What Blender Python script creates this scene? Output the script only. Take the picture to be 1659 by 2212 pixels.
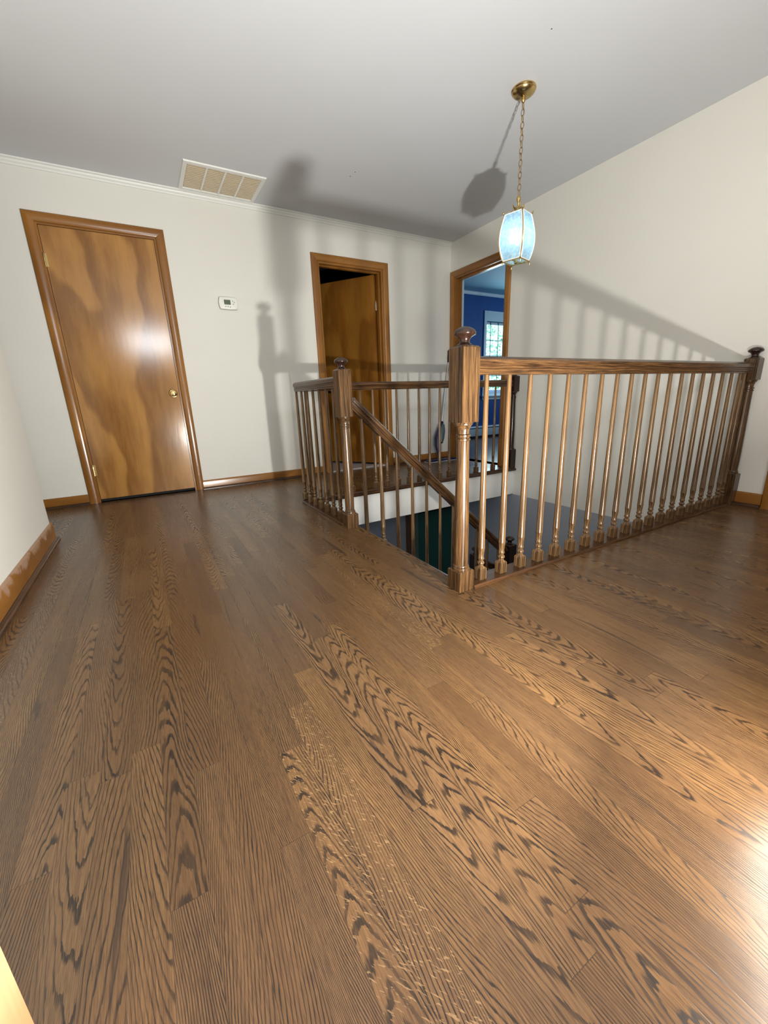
import bpy, bmesh, math, random
from mathutils import Vector, Matrix
random.seed(7)
PI = math.pi
for o in list(bpy.data.objects): bpy.data.objects.remove(o)
SC = bpy.context.scene
COL = SC.collection

# ------------------------------------------------------------------ camera
cam_d = bpy.data.cameras.new('camera'); cam = bpy.data.objects.new('camera', cam_d); COL.objects.link(cam)
rt = Vector((0.86249153, -0.50481379, -0.03565677)); up = Vector((0.16667373, 0.21682705, 0.96187624)); fw = Vector((0.47783704, 0.83555315, -0.27115069))
M = Matrix((( rt.x, up.x, -fw.x, -1.00929874), (rt.y, up.y, -fw.y, -1.15689145), (rt.z, up.z, -fw.z, 0.75701348), (0, 0, 0, 1)))
cam.matrix_world = M
cam_d.sensor_fit = 'HORIZONTAL'; cam_d.sensor_width = 36.0; cam_d.lens = 36.0 * 871.3059 / 1659.0
cam_d.clip_start = 0.02
SC.camera = cam

# ------------------------------------------------------------------ measures
YB = 2.8875; XR = 2.2923; ZC = 2.3998; XL = -1.5926; YL = 1.848
YS = -3.6          # wall behind the camera
OX0 = 0.022; OY0 = 0.045; OY1 = 1.803   # stair opening
FT = 0.278         # thickness of the upper floor
ZL = -2.72         # floor below

# ------------------------------------------------------------------ light
SC.view_settings.view_transform = 'Standard'
SC.view_settings.look = 'None'
SC.view_settings.gamma = 1.0
SC.view_settings.use_curve_mapping = False
SC.view_settings.exposure = 0.0
wd = bpy.data.worlds.new('World'); SC.world = wd; wd.use_nodes = True
bg = wd.node_tree.nodes['Background']; bg.inputs[0].default_value = (0.72, 0.90, 1.0, 1); bg.inputs[1].default_value = 2.6

def light(name, kind, loc, power, color=(1, 1, 1), direction=None, size=0.1, size_y=None, **kw):
    d = bpy.data.lights.new(name, kind); o = bpy.data.objects.new(name, d); COL.objects.link(o)
    o.location = loc; d.energy = power; d.color = color
    if kind == 'AREA':
        d.shape = 'RECTANGLE' if size_y else 'SQUARE'; d.size = size
        if size_y: d.size_y = size_y
    else: d.shadow_soft_size = size
    if direction is not None: o.rotation_euler = Vector(direction).to_track_quat('-Z', 'Y').to_euler()
    for k, v in kw.items(): setattr(d, k, v)
    return o
# the work lamp standing low on the floor, just right of the camera: it throws every railing shadow
light('work_lamp_light', 'AREA', (-0.135, -1.10, 0.24), 106, (1.0, 0.985, 0.93), (-0.24, 0.52, 0.82), 0.07, 0.07)
light('work_lamp_spill', 'AREA', (-0.135, -1.10, 0.245), 8.0, (1.0, 0.93, 0.83), (-0.34, 0.74, -0.30), 0.55, 0.22)
# daylight through the window behind the camera
light('south_window_light', 'AREA', (-0.54, YS - 0.05, 2.09), 38, (0.90, 0.95, 1.0), (0, 1, -0.05), 0.9, 0.40)
# daylight of the blue room window; the side lamp is an added fill
light('blue_room_window_light', 'AREA', (4.74, 4.40, 1.45), 28, (0.70, 0.90, 1.0), (-0.1, -1, -0.25), 0.7, 1.1)
light('blue_room_side_fill', 'AREA', (5.7, 3.0, 1.5), 14, (0.72, 0.90, 1.0), (-1, 0.35, 0.05), 1.0, 1.1)
# added fill for the room below the stairs, no window there
light('downstairs_fill', 'AREA', (-1.6, 1.4, -1.3), 7.0, (0.75, 0.87, 1.0), (1, 0.25, 0.0), 0.8, 0.8)

# ------------------------------------------------------------------ node helper
def mat(name):
    m = bpy.data.materials.new(name); m.use_nodes = True
    return m, m.node_tree, m.node_tree.nodes['Principled BSDF']
class G:
    def __init__(s, nt): s.nt = nt
    def n(s, t, **kw):
        x = s.nt.nodes.new(t)
        for k, v in kw.items(): setattr(x, k, v)
        return x
    def put(s, sock, v):
        if isinstance(v, (int, float)): sock.default_value = v
        elif isinstance(v, (tuple, list)): sock.default_value = v
        else: s.nt.links.new(v, sock)
    def m(s, op, a, b=None, c=None, clamp=False):
        x = s.n('ShaderNodeMath', operation=op, use_clamp=clamp)
        s.put(x.inputs[0], a)
        if b is not None: s.put(x.inputs[1], b)
        if c is not None: s.put(x.inputs[2], c)
        return x.outputs[0]
    def ss(s, v, a, b, lo=0.0, hi=1.0):
        x = s.n('ShaderNodeMapRange', interpolation_type='SMOOTHSTEP')
        s.put(x.inputs[0], v); s.put(x.inputs[1], a); s.put(x.inputs[2], b); s.put(x.inputs[3], lo); s.put(x.inputs[4], hi)
        return x.outputs[0]
    def mix(s, f, a, b, bt='MIX'):
        x = s.n('ShaderNodeMix', data_type='RGBA', blend_type=bt)
        s.put(x.inputs[0], f); s.put(x.inputs[6], a if not isinstance(a, tuple) else (*a[:3], 1)); s.put(x.inputs[7], b if not isinstance(b, tuple) else (*b[:3], 1))
        return x.outputs[2]
    def xyz(s, x, y, z):
        c = s.n('ShaderNodeCombineXYZ'); s.put(c.inputs[0], x); s.put(c.inputs[1], y); s.put(c.inputs[2], z); return c.outputs[0]
    def sep(s, v):
        c = s.n('ShaderNodeSeparateXYZ'); s.put(c.inputs[0], v); return c.outputs
    def noise(s, vec, scale=1.0, detail=3.0, rough=0.5, dist=0.0):
        x = s.n('ShaderNodeTexNoise'); s.put(x.inputs['Vector'], vec); x.inputs['Scale'].default_value = scale
        x.inputs['Detail'].default_value = detail; x.inputs['Roughness'].default_value = rough; x.inputs['Distortion'].default_value = dist
        return x.outputs[0]
    def white(s, vec):
        x = s.n('ShaderNodeTexWhiteNoise', noise_dimensions='3D'); s.put(x.inputs[0], vec); return x.outputs
    def bump(s, h, strength, dist, bsdf):
        b = s.n('ShaderNodeBump'); b.inputs['Strength'].default_value = strength; b.inputs['Distance'].default_value = dist
        s.put(b.inputs['Height'], h); s.nt.links.new(b.outputs[0], bsdf.inputs['Normal'])

def m_plain(name, col, rough=0.5, metal=0.0, spec=0.5, var=0.0, vscale=6.0, bump=0.0, bscale=200.0, **kw):
    m, nt, b = mat(name); g = G(nt)
    tc = g.n('ShaderNodeTexCoord').outputs['Object']
    if var:
        nz = g.noise(tc, vscale, 4)
        c = g.mix(g.ss(nz, .3, .7), tuple(x * (1 - var) for x in col), tuple(min(1, x * (1 + var)) for x in col))
        nt.links.new(c, b.inputs['Base Color'])
    else: b.inputs['Base Color'].default_value = (*col, 1)
    b.inputs['Roughness'].default_value = rough; b.inputs['Metallic'].default_value = metal
    b.inputs['Specular IOR Level'].default_value = spec
    if bump: g.bump(g.noise(tc, bscale, 3), bump, 0.002, b)
    for k, v in kw.items(): b.inputs[k].default_value = v
    return m

# oak strip floor ----------------------------------------------------------
def m_floor(name='oak_strip_floor', along='Y'):
    m, nt, b = mat(name); g = G(nt)
    s = g.sep(g.n('ShaderNodeTexCoord').outputs['Object'])
    px, py = (s[0], s[1]) if along == 'Y' else (s[1], s[0])
    W = 0.0572; LN = 0.95
    X = g.m('ADD', g.m('DIVIDE', g.m('ADD', px, 0.585), W), 400.0)
    ix = g.m('FLOOR', X); u = g.m('FRACT', X)
    rr = g.white(g.xyz(ix, 3.7, 1.1))[0]
    V = g.m('ADD', g.m('ADD', g.m('DIVIDE', py, LN), g.m('MULTIPLY', rr, 9.7)), 50.0)
    iy = g.m('FLOOR', V); v = g.m('FRACT', V)
    w1 = g.white(g.xyz(ix, iy, 0.5)); w2 = g.white(g.xyz(ix, iy, 7.5))
    r = g.sep(w1[1]); q = g.sep(w2[1])
    rift = g.m('GREATER_THAN', r[1], 0.36)
    side = g.m('MULTIPLY_ADD', g.m('GREATER_THAN', r[0], 0.5), 2.0, -1.0)
    off = g.m('ADD', g.m('MULTIPLY', g.m('SUBTRACT', r[0], 0.5), 0.9), g.m('MULTIPLY', g.m('MULTIPLY', side, rift), g.m('MULTIPLY_ADD', q[1], 2.6, 0.8)))
    xc = g.m('ADD', 0.5, off)
    big = g.noise(g.xyz(g.m('MULTIPLY', px, 6.0), g.m('MULTIPLY', py, 1.5), g.m('MULTIPLY', w1[0], 40.0)), 1.0, 2.0)
    d = g.m('SUBTRACT', g.m('ADD', u, g.m('MULTIPLY', g.m('SUBTRACT', big, 0.5), 1.2)), xc)
    A = g.m('MULTIPLY_ADD', rift, -5.0, 8.0)
    Bc = g.m('MULTIPLY', g.m('SUBTRACT', g.m('GREATER_THAN', r[2], 0.5), 0.5), g.m('MULTIPLY_ADD', q[0], 30.0, 20.0))
    wob = g.noise(g.xyz(g.m('MULTIPLY', px, 42.0), g.m('MULTIPLY', py, 6.0), g.m('MULTIPLY', w2[0], 60.0)), 1.0, 4.0, 0.6)
    gg = g.m('ADD', g.m('MULTIPLY', A, g.m('MULTIPLY', d, d)), g.m('MULTIPLY', Bc, py))
    gg = g.m('ADD', gg, g.m('MULTIPLY', wob, g.m('MULTIPLY_ADD', rift, -0.7, 2.6)))
    t = g.m('FRACT', g.m('ADD', gg, 200.0))
    pore = g.noise(g.xyz(g.m('MULTIPLY', px, 950.0), g.m('MULTIPLY', py, 30.0), 0.0), 1.0, 2.0, 0.6)
    fib = g.noise(g.xyz(g.m('MULTIPLY', px, 330.0), g.m('MULTIPLY', py, 5.0), w1[0]), 1.0, 3.0, 0.6)
    soft = g.ss(g.noise(g.xyz(g.m('MULTIPLY', px, 40.0), g.m('MULTIPLY', py, 2.5), 4.0), 1.0, 3.0), .32, .62)
    lw = g.m('MULTIPLY_ADD', q[1], 0.16, 0.14)
    edge = g.ss(t, 0.0, 0.05)
    fade = g.ss(t, lw, g.m('ADD', lw, 0.22), 1.0, 0.0)
    line = g.m('MULTIPLY', edge, fade)
    line = g.m('MULTIPLY', line, g.ss(pore, 0.34, 0.50, 0.6, 1.0))
    line = g.m('MULTIPLY', line, g.m('MULTIPLY_ADD', soft, 0.42, 0.58))
    tone = g.mix(q[2], (0.140, 0.071, 0.028), (0.250, 0.134, 0.051))
    tone = g.mix(g.m('MULTIPLY', r[0], 0.4), tone, (0.185, 0.108, 0.056))
    cloud = g.noise(g.xyz(g.m('MULTIPLY', px, 11.0), g.m('MULTIPLY', py, 3.0), 2.0), 1.0, 4.0, 0.6)
    tone = g.mix(g.ss(cloud, 0.38, 0.68, 0.0, 0.38), tone, (0.105, 0.055, 0.024))
    tone = g.mix(g.ss(fib, 0.38, 0.66, 0.0, 0.5), tone, (0.085, 0.042, 0.018))
    tone = g.mix(g.m('MULTIPLY', g.ss(pore, 0.48, 0.64), 0.5), tone, (0.045, 0.021, 0.009))
    colr = g.mix(line, tone, (0.013, 0.007, 0.004))
    # dark mineral flames, and pale medullary flecks across the quarter-sawn strips
    fl = g.noise(g.xyz(g.m('MULTIPLY', px, 30.0), g.m('MULTIPLY', py, 2.4), 9.0), 1.0, 4.0, 0.55, 0.8)
    colr = g.mix(g.ss(fl, 0.64, 0.70, 0.0, 0.72), colr, (0.034, 0.019, 0.014))
    fk = g.noise(g.xyz(g.m('MULTIPLY', px, 110.0), g.m('MULTIPLY', g.m('ADD', py, g.m('MULTIPLY', px, 1.2)), 230.0), 3.0), 1.0, 2.0, 0.5, 0.5)
    colr = g.mix(g.m('MULTIPLY', g.m('MULTIPLY', g.ss(fk, 0.60, 0.66), g.m('GREATER_THAN', w2[0], 0.955)), 0.6), colr, (0.40, 0.25, 0.12))
    ju = g.m('MULTIPLY', g.ss(u, 0.0, 0.014), g.ss(u, 1.0, 0.990))
    jv = g.m('MULTIPLY', g.ss(v, 0.0, 0.0011), g.ss(v, 1.0, 0.9989))
    j = g.m('MULTIPLY', ju, jv)
    colr = g.mix(g.m('MULTIPLY_ADD', j, 0.62, 0.38), (0.020, 0.011, 0.006), colr)
    nt.links.new(colr, b.inputs['Base Color'])
    rg = g.m('MULTIPLY_ADD', g.noise(g.xyz(g.m('MULTIPLY', px, 3.0), g.m('MULTIPLY', py, 3.0), 0.0), 1.0, 3.0), 0.10, 0.20)
    nt.links.new(g.m('MULTIPLY_ADD', line, 0.12, rg), b.inputs['Roughness'])
    b.inputs['Specular IOR Level'].default_value = 0.55
    h = g.m('ADD', g.m('MULTIPLY', j, 0.5), g.m('MULTIPLY', line, -0.16))
    g.bump(h, 0.35, 0.0006, b)
    return m

# stained turned wood: streaks along one axis -------------------------------
def m_stain(name, axis=2, light_=(0.275, 0.130, 0.042), dark=(0.030, 0.013, 0.006), k=1.0, rough=0.26, dens=0.5, fine=420.0):
    m, nt, b = mat(name); g = G(nt)
    s = g.sep(g.n('ShaderNodeTexCoord').outputs['Object'])
    sc = [fine, fine, fine]; sc[axis] = 7.0
    a = g.noise(g.xyz(*[g.m('MULTIPLY', s[i], sc[i]) for i in range(3)]), 1.0, 4.0, 0.65)
    sc2 = [85.0] * 3; sc2[axis] = 3.0
    c = g.noise(g.xyz(*[g.m('MULTIPLY', s[i], sc2[i]) for i in range(3)]), 1.0, 3.0, 0.6, 0.5)
    f = g.m('ADD', g.m('MULTIPLY', a, 0.62), g.m('MULTIPLY', c, 0.38))
    col = g.mix(g.ss(f, dens - 0.13, dens + 0.14), dark, light_)
    nt.links.new(col, b.inputs['Base Color'])
    b.inputs['Roughness'].default_value = rough; b.inputs['Specular IOR Level'].default_value = 0.5
    g.bump(a, 0.12, 0.0008, b)
    return m

# birch veneer: broad flowing figure ----------------------------------------
def m_veneer(name, axis=2, across=0, lo=(0.21, 0.085, 0.016), hi=(0.46, 0.225, 0.055), seed=0.0, rough=0.15, fig=1.0):
    m, nt, b = mat(name); g = G(nt)
    s = g.sep(g.n('ShaderNodeTexCoord').outputs['Object'])
    A, Z = s[across], s[axis]
    warp = g.noise(g.xyz(g.m('MULTIPLY', A, 1.7), g.m('MULTIPLY', Z, 0.75), seed), 1.0, 3.0, 0.42)
    ph = g.m('ADD', g.m('MULTIPLY', A, 3.2 * fig), g.m('MULTIPLY', warp, 4.2 * fig))
    band = g.m('FRACT', g.m('ADD', ph, 20.3 + seed))
    bb = g.m('MULTIPLY', g.ss(band, 0.0, 0.75), g.ss(band, 1.0, 0.84))
    mot = g.noise(g.xyz(g.m('MULTIPLY', A, 18.0), g.m('MULTIPLY', Z, 3.0), seed), 1.0, 4.0, 0.6)
    fine = g.noise(g.xyz(g.m('MULTIPLY', A, 240.0), g.m('MULTIPLY', Z, 8.0), seed), 1.0, 3.0)
    f = g.m('ADD', g.m('MULTIPLY', bb, 0.34), g.m('ADD', g.m('MULTIPLY', mot, 0.60), g.m('MULTIPLY', fine, 0.18)), clamp=True)
    col = g.mix(g.ss(f, 0.22, 0.92), lo, hi)
    nt.links.new(col, b.inputs['Base Color'])
    b.inputs['Roughness'].default_value = rough; b.inputs['Specular IOR Level'].default_value = 0.55
    g.bump(g.m('ADD', mot, g.m('MULTIPLY', fine, .3)), 0.10, 0.002, b)
    return m

MW = {}
MW['floor'] = m_floor()
MW['wall'] = m_plain('warm_white_wall_paint', (0.75, 0.735, 0.675), 0.62, var=0.012, vscale=2.0, bump=0.06, bscale=260, spec=0.3)
MW['ceil'] = m_plain('flat_white_ceiling_paint', (0.63, 0.645, 0.672), 0.75, var=0.012, vscale=1.5, bump=0.05, bscale=220, spec=0.2)
MW['white'] = m_plain('white_trim_paint', (0.78, 0.78, 0.74), 0.4)
MW['fascia'] = m_plain('white_fascia_paint', (0.80, 0.80, 0.77), 0.5)
MW['bal'] = m_stain('stained_oak_baluster', 2, (0.225, 0.125, 0.052), (0.018, 0.009, 0.005), dens=0.49)
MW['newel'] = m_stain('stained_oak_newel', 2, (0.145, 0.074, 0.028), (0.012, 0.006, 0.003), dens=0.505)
MW['railx'] = m_stain('stained_oak_handrail', 0, (0.17, 0.082, 0.030), (0.018, 0.008, 0.004), dens=0.52)
MW['raily'] = m_stain('stained_oak_handrail_side', 1, (0.13, 0.065, 0.026), (0.018, 0.008, 0.004), dens=0.53)
MW['dark'] = m_stain('dark_stained_oak', 0, (0.095, 0.042, 0.016), (0.018, 0.008, 0.004), dens=0.5)
MW['darky'] = m_stain('dark_stained_oak_side', 1, (0.095, 0.042, 0.016), (0.018, 0.008, 0.004), dens=0.5)
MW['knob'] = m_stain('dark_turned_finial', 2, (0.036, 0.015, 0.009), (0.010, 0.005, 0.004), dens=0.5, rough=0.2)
MW['honz'] = m_veneer('honey_wood_upright', 2, 0, (0.20, 0.076, 0.012), (0.34, 0.145, 0.026), 3.0, 0.22, 0.8)
MW['honx'] = m_veneer('honey_wood_level', 0, 2, (0.20, 0.076, 0.012), (0.34, 0.145, 0.026), 5.0, 0.22, 0.8)
MW['hony'] = m_veneer('honey_wood_side', 1, 2, (0.20, 0.076, 0.012), (0.34, 0.145, 0.026), 6.0, 0.22, 0.8)
MW['door'] = m_veneer('birch_door_veneer', 2, 0, seed=1.7)
MW['door2'] = m_veneer('amber_door_veneer', 2, 0, (0.19, 0.068, 0.009), (0.33, 0.140, 0.022), 9.2, 0.2, 0.7)
MW['worn'] = m_veneer('worn_honey_wood', 1, 2, (0.20, 0.076, 0.012), (0.34, 0.145, 0.026), 6.0, 0.3, 0.8)
def wear(m):
    nt = m.node_tree; g = G(nt); b = nt.nodes['Principled BSDF']; src = b.inputs['Base Color'].links[0].from_socket
    tc = g.n('ShaderNodeTexCoord').outputs['Object']; s = g.sep(tc)
    k = g.m('ADD', g.noise(tc, 9.0, 5.0, 0.65), g.m('MULTIPLY', g.m('SUBTRACT', s[2], 0.07), 4.5))
    nt.links.new(g.mix(g.ss(k, 0.52, 0.66, 0, .8), src, (0.42, 0.27, 0.19)), b.inputs['Base Color'])
wear(MW['worn'])
MW['pine'] = m_veneer('pale_pine_veneer', 2, 0, (0.42, 0.21, 0.095), (0.60, 0.36, 0.19), 2.2, 0.3)
MW['brass'] = m_plain('aged_brass', (0.55, 0.40, 0.17), 0.24, 1.0)
MW['brassb'] = m_plain('bright_brass', (0.80, 0.62, 0.28), 0.15, 1.0)
MW['black'] = m_plain('black_void', (0.01, 0.01, 0.01), 0.8)
MW['blue'] = m_plain('royal_blue_wall_paint', (0.002, 0.078, 0.30), 0.6, var=0.03)
MW['bceil'] = m_plain('pale_blue_ceiling', (0.20, 0.42, 0.55), 0.7)
MW['bwhite'] = m_plain('cool_white_gloss', (0.60, 0.74, 0.80), 0.35)
MW['bfloor'] = m_plain('dark_lacquered_floor', (0.05, 0.04, 0.035), 0.22)
MW['grey'] = m_plain('blue_grey_wall_and_shade', (0.36, 0.38, 0.42), 0.6, var=0.02)
MW['green'] = m_plain('dark_green_door_paint', (0.012, 0.085, 0.068), 0.45)
MW['lcd'] = m_plain('green_grey_lcd', (0.10, 0.12, 0.075), 0.25)
MW['plastic'] = m_plain('off_white_plastic', (0.82, 0.82, 0.76), 0.4)
MW['button'] = m_plain('grey_button', (0.30, 0.30, 0.27), 0.5)
MW['filter'] = m_plain('tan_dusty_filter', (0.56, 0.40, 0.20), 0.9, var=0.06, vscale=14)
MW['tile'] = m_plain('pale_stone_threshold', (0.55, 0.52, 0.50), 0.4, var=0.05)
MW['navy'] = m_plain('navy_plastic', (0.008, 0.016, 0.075), 0.35)
MW['alu'] = m_plain('silver_tube', (0.55, 0.57, 0.58), 0.3, 0.8)
MW['bottle'] = m_plain('smoky_translucent_bottle', (0.16, 0.24, 0.25), 0.1, **{'Transmission Weight': 0.35})
MW['pad'] = m_plain('white_mop_pad', (0.62, 0.62, 0.64), 0.9)
MW['leaf'] = m_plain('green_foliage', (0.20, 0.50, 0.28), 0.6, var=0.5, vscale=9)
MW['bark'] = m_plain('grey_bark', (0.12, 0.10, 0.08), 0.9)
MW['lawn'] = m_plain('lawn_green', (0.16, 0.30, 0.10), 0.9, var=0.2)

def m_glass(name, tint=(0.9, 1.0, 1.0), refl=0.06):
    m = bpy.data.materials.new(name); m.use_nodes = True; nt = m.node_tree
    for n in list(nt.nodes): nt.nodes.remove(n)
    g = G(nt); o = g.n('ShaderNodeOutputMaterial'); t = g.n('ShaderNodeBsdfTransparent'); t.inputs[0].default_value = (*tint, 1)
    gl = g.n('ShaderNodeBsdfGlossy'); gl.inputs['Roughness'].default_value = 0.03
    mx = g.n('ShaderNodeMixShader'); mx.inputs[0].default_value = refl
    nt.links.new(t.outputs[0], mx.inputs[1]); nt.links.new(gl.outputs[0], mx.inputs[2]); nt.links.new(mx.outputs[0], o.inputs[0]); return m
MW['glass'] = m_glass('window_glass', (0.85, 1.0, 0.97))

def m_lantern(name='etched_lantern_glass'):
    # pale bluish etched glass that scatters the light of the bulbs behind it; clear bevel along the edges
    m = bpy.data.materials.new(name); m.use_nodes = True; nt = m.node_tree
    for n in list(nt.nodes): nt.nodes.remove(n)
    g = G(nt); o = g.n('ShaderNodeOutputMaterial')
    tc = g.n('ShaderNodeTexCoord').outputs['Object']
    et = g.ss(g.noise(tc, 70.0, 4.0, 0.6), 0.42, 0.60)
    tl = g.n('ShaderNodeBsdfTranslucent'); nt.links.new(g.mix(et, (0.62, 0.84, 1.0), (0.86, 0.97, 1.0)), tl.inputs[0])
    df = g.n('ShaderNodeBsdfDiffuse'); df.inputs[0].default_value = (0.72, 0.86, 0.95, 1)
    tr = g.n('ShaderNodeBsdfTransparent'); tr.inputs[0].default_value = (0.75, 0.93, 1.0, 1)
    gl = g.n('ShaderNodeBsdfGlossy'); gl.inputs['Roughness'].default_value = 0.12
    a = g.n('ShaderNodeMixShader'); a.inputs[0].default_value = 0.25
    nt.links.new(tl.outputs[0], a.inputs[1]); nt.links.new(df.outputs[0], a.inputs[2])
    c = g.n('ShaderNodeMixShader'); nt.links.new(g.m('MULTIPLY_ADD', et, -0.16, 0.46), c.inputs[0])
    nt.links.new(a.outputs[0], c.inputs[1]); nt.links.new(tr.outputs[0], c.inputs[2])
    d = g.n('ShaderNodeMixShader'); d.inputs[0].default_value = 0.06
    nt.links.new(c.outputs[0], d.inputs[1]); nt.links.new(gl.outputs[0], d.inputs[2]); nt.links.new(d.outputs[0], o.inputs[0]); return m
MW['lantern'] = m_lantern()
def m_bevel():
    m, nt, b = mat('bright_glass_bevel'); b.inputs['Base Color'].default_value = (0.93, 0.99, 1, 1); b.inputs['Roughness'].default_value = 0.12
    b.inputs['Transmission Weight'].default_value = 0.25; return m
MW['bevel'] = m_bevel()
def m_emit(name, col, s):
    m, nt, b = mat(name); b.inputs['Base Color'].default_value = (*col, 1); b.inputs['Emission Color'].default_value = (*col, 1); b.inputs['Emission Strength'].default_value = s; return m
MW['bulb'] = m_emit('lit_candle_bulb', (0.86, 0.95, 1.0), 8.0)

# ------------------------------------------------------------------ mesh helper
class MB:
    def __init__(s): s.v = []; s.f = []; s.mi = []; s.cur = 0
    def add(s, vs, fs):
        b = len(s.v); s.v += [tuple(v) for v in vs]; s.f += [tuple(b + i for i in f) for f in fs]; s.mi += [s.cur] * len(fs)
    def box(s, x0, x1, y0, y1, z0, z1, skip=()):
        vs = [(x, y, z) for x in (x0, x1) for y in (y0, y1) for z in (z0, z1)]
        fs = {'x0': (0, 1, 3, 2), 'x1': (4, 6, 7, 5), 'y0': (0, 4, 5, 1), 'y1': (2, 3, 7, 6), 'z0': (0, 2, 6, 4), 'z1': (1, 5, 7, 3)}
        s.add(vs, [f for k, f in fs.items() if k not in skip])
        return s
    def loft(s, rings, cap=True, close=False):
        n = len(rings[0]); vs = [p for r in rings for p in r]; fs = []
        m = len(rings)
        for i in range(m - 1 if not close else m):
            j = (i + 1) % m
            for k in range(n):
                l = (k + 1) % n
                fs.append((i * n + k, i * n + l, j * n + l, j * n + k))
        if cap and not close:
            fs.append(tuple(range(n - 1, -1, -1))); fs.append(tuple((m - 1) * n + k for k in range(n)))
        s.add(vs, fs); return s
    def turned(s, secs, n=16, cx=0, cy=0, cap=True):
        # secs: (z, half width, 'c' or 's'): round or square cross sections along z
        rings = []
        for z, r, k in secs:
            ring = []
            for i in range(n):
                a = 2 * PI * (i + 0.0) / n + PI / 4
                ca, sa = math.cos(a), math.sin(a)
                if k == 's':
                    q = r / max(abs(ca), abs(sa))
                else: q = r
                ring.append((cx + q * ca, cy + q * sa, z))
            rings.append(ring)
        return s.loft(rings, cap)
    def tube(s, pts, r, n=8, close=False):
        P = [Vector(p) for p in pts]; rings = []
        nrm = None
        for i, p in enumerate(P):
            if close: t = (P[(i + 1) % len(P)] - P[i - 1]).normalized()
            else: t = (P[min(i + 1, len(P) - 1)] - P[max(i - 1, 0)]).normalized()
            if nrm is None: nrm = t.orthogonal().normalized()
            nrm = (nrm - t * nrm.dot(t)).normalized(); bn = t.cross(nrm)
            rr = r[i] if isinstance(r, (list, tuple)) else r
            rings.append([tuple(p + (nrm * math.cos(2 * PI * k / n) + bn * math.sin(2 * PI * k / n)) * rr) for k in range(n)])
        return s.loft(rings, not close, close)
    def sweep(s, prof, frames):
        # prof: (a, b) pairs; frames: (origin, A axis, B axis) per station
        rings = [[tuple(Vector(o) + Vector(A) * a + Vector(B) * b) for a, b in prof] for o, A, B in frames]
        return s.loft(rings, True)
    def build(s, name, m, parent=None, loc=None, ang=35, bevel=0.0, smooth=True):
        me = bpy.data.meshes.new(name); me.from_pydata(s.v, [], s.f); me.validate()
        ms = m if isinstance(m, (list, tuple)) else [m]
        for x in ms: me.materials.append(x)
        for p, k in zip(me.polygons, s.mi): p.material_index = k
        bm = bmesh.new(); bm.from_mesh(me)
        bmesh.ops.recalc_face_normals(bm, faces=bm.faces)
        if bevel: bmesh.ops.bevel(bm, geom=[e for e in bm.edges if e.is_manifold and e.calc_face_angle(0) > 0.6], offset=bevel, segments=2, affect='EDGES', clamp_overlap=True)
        bm.to_mesh(me); bm.free()
        if smooth:
            for p in me.polygons: p.use_smooth = True
            me.set_sharp_from_angle(angle=math.radians(ang))
        o = bpy.data.objects.new(name, me); COL.objects.link(o)
        if parent is not None: o.parent = parent
        if loc is not None: o.location = loc
        return o
def tag(o, label=None, cat=None, group=None, kind=None):
    if label: o['label'] = label
    if cat: o['category'] = cat
    if group: o['group'] = group
    if kind: o['kind'] = kind
    return o
def empty(name, loc=(0, 0, 0), rz=0.0):
    o = bpy.data.objects.new(name, None); o.location = loc; o.rotation_euler = (0, 0, rz); o.empty_display_size = 0.1; COL.objects.link(o); return o
def copy_tree(o, parent=None):
    c = o.copy(); COL.objects.link(c)
    if parent is not None: c.parent = parent
    for ch in [x for x in COL.objects if x.parent == o]: copy_tree(ch, c)
    return c
def structure(o, label, cat): return tag(o, label, cat, kind='structure')

# ------------------------------------------------------------------ SETTING
XW = -3.3   # far left end of the side passage
f = MB()
top0 = -0.02
f.box(XW, OX0, OY0, YB, top0, 0); f.box(OX0, XR, OY1, YB + 0.0, top0, 0); f.box(XW, XR, YS, OY0, top0, 0)
fl = f.build('floor', MW['floor'], bevel=0.0)
structure(fl, 'dark stained oak strip floor of the upper landing', 'floor')
f = MB()
f.box(XW, OX0 - .012, OY0, YB, -FT, top0); f.box(OX0 - .012, XR, OY1 + .012, YB, -FT, top0); f.box(XW, XR, YS, OY0 - .012, -FT, top0)
fa = f.build('floor_edge', MW['fascia'])
structure(fa, 'white painted edge of the upper floor around the stair opening', 'floor edge')

f = MB()
f.box(XW, XR + .12, YS, YB + .12, ZC, ZC + .1)
ce = f.build('ceiling', MW['ceil']); structure(ce, 'flat white ceiling over the landing with soft railing shadows', 'ceiling')
for (x, y, r) in ((0.670, 2.109, .004), (0.677, 2.038, .004), (0.955, 0.522, .003)):
    MB().turned([(ZC - .001, r, 'c'), (ZC + .002, r, 'c')], 10, x, y).build('screw_hole', MW['black'], ce)

# back wall with two door openings; right wall with one; left wall with one
D1 = (-1.4355, -0.6839); D2 = (0.6699, 1.3901); DH = 2.0385; WT = 0.12
f = MB()
for a, b in ((XW, D1[0]), (D1[1], D2[0]), (D2[1], XR)): f.box(a, b, YB, YB + WT, 0, ZC)
for a, b in (D1, D2): f.box(a, b, YB, YB + WT, DH, ZC)
structure(f.build('wall_back', MW['wall']), 'off-white back wall with the thermostat and two wooden doors', 'wall')
R1 = (2.036, 2.816)
f = MB()
f.box(XR, XR + WT, YS, R1[0], 0, ZC); f.box(XR, XR + WT, R1[1], YB + WT, 0, ZC); f.box(XR, XR + WT, R1[0], R1[1], DH, ZC)
f.box(XR, XR + WT, YS, 2.9, ZL, 0)
structure(f.build('wall_right', MW['wall']), 'warm white wall on the right carrying the slanted railing shadow', 'wall')
f = MB()
f.box(XL - WT, XL, -0.60, YL, 0, ZC); f.box(XL - WT, XL, YS, -1.43, 0, ZC); f.box(XL - WT, XL, -1.43, -0.60, DH, ZC)
structure(f.build('wall_left', MW['wall']), 'white wall at the left edge ending in an outside corner', 'wall')
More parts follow.
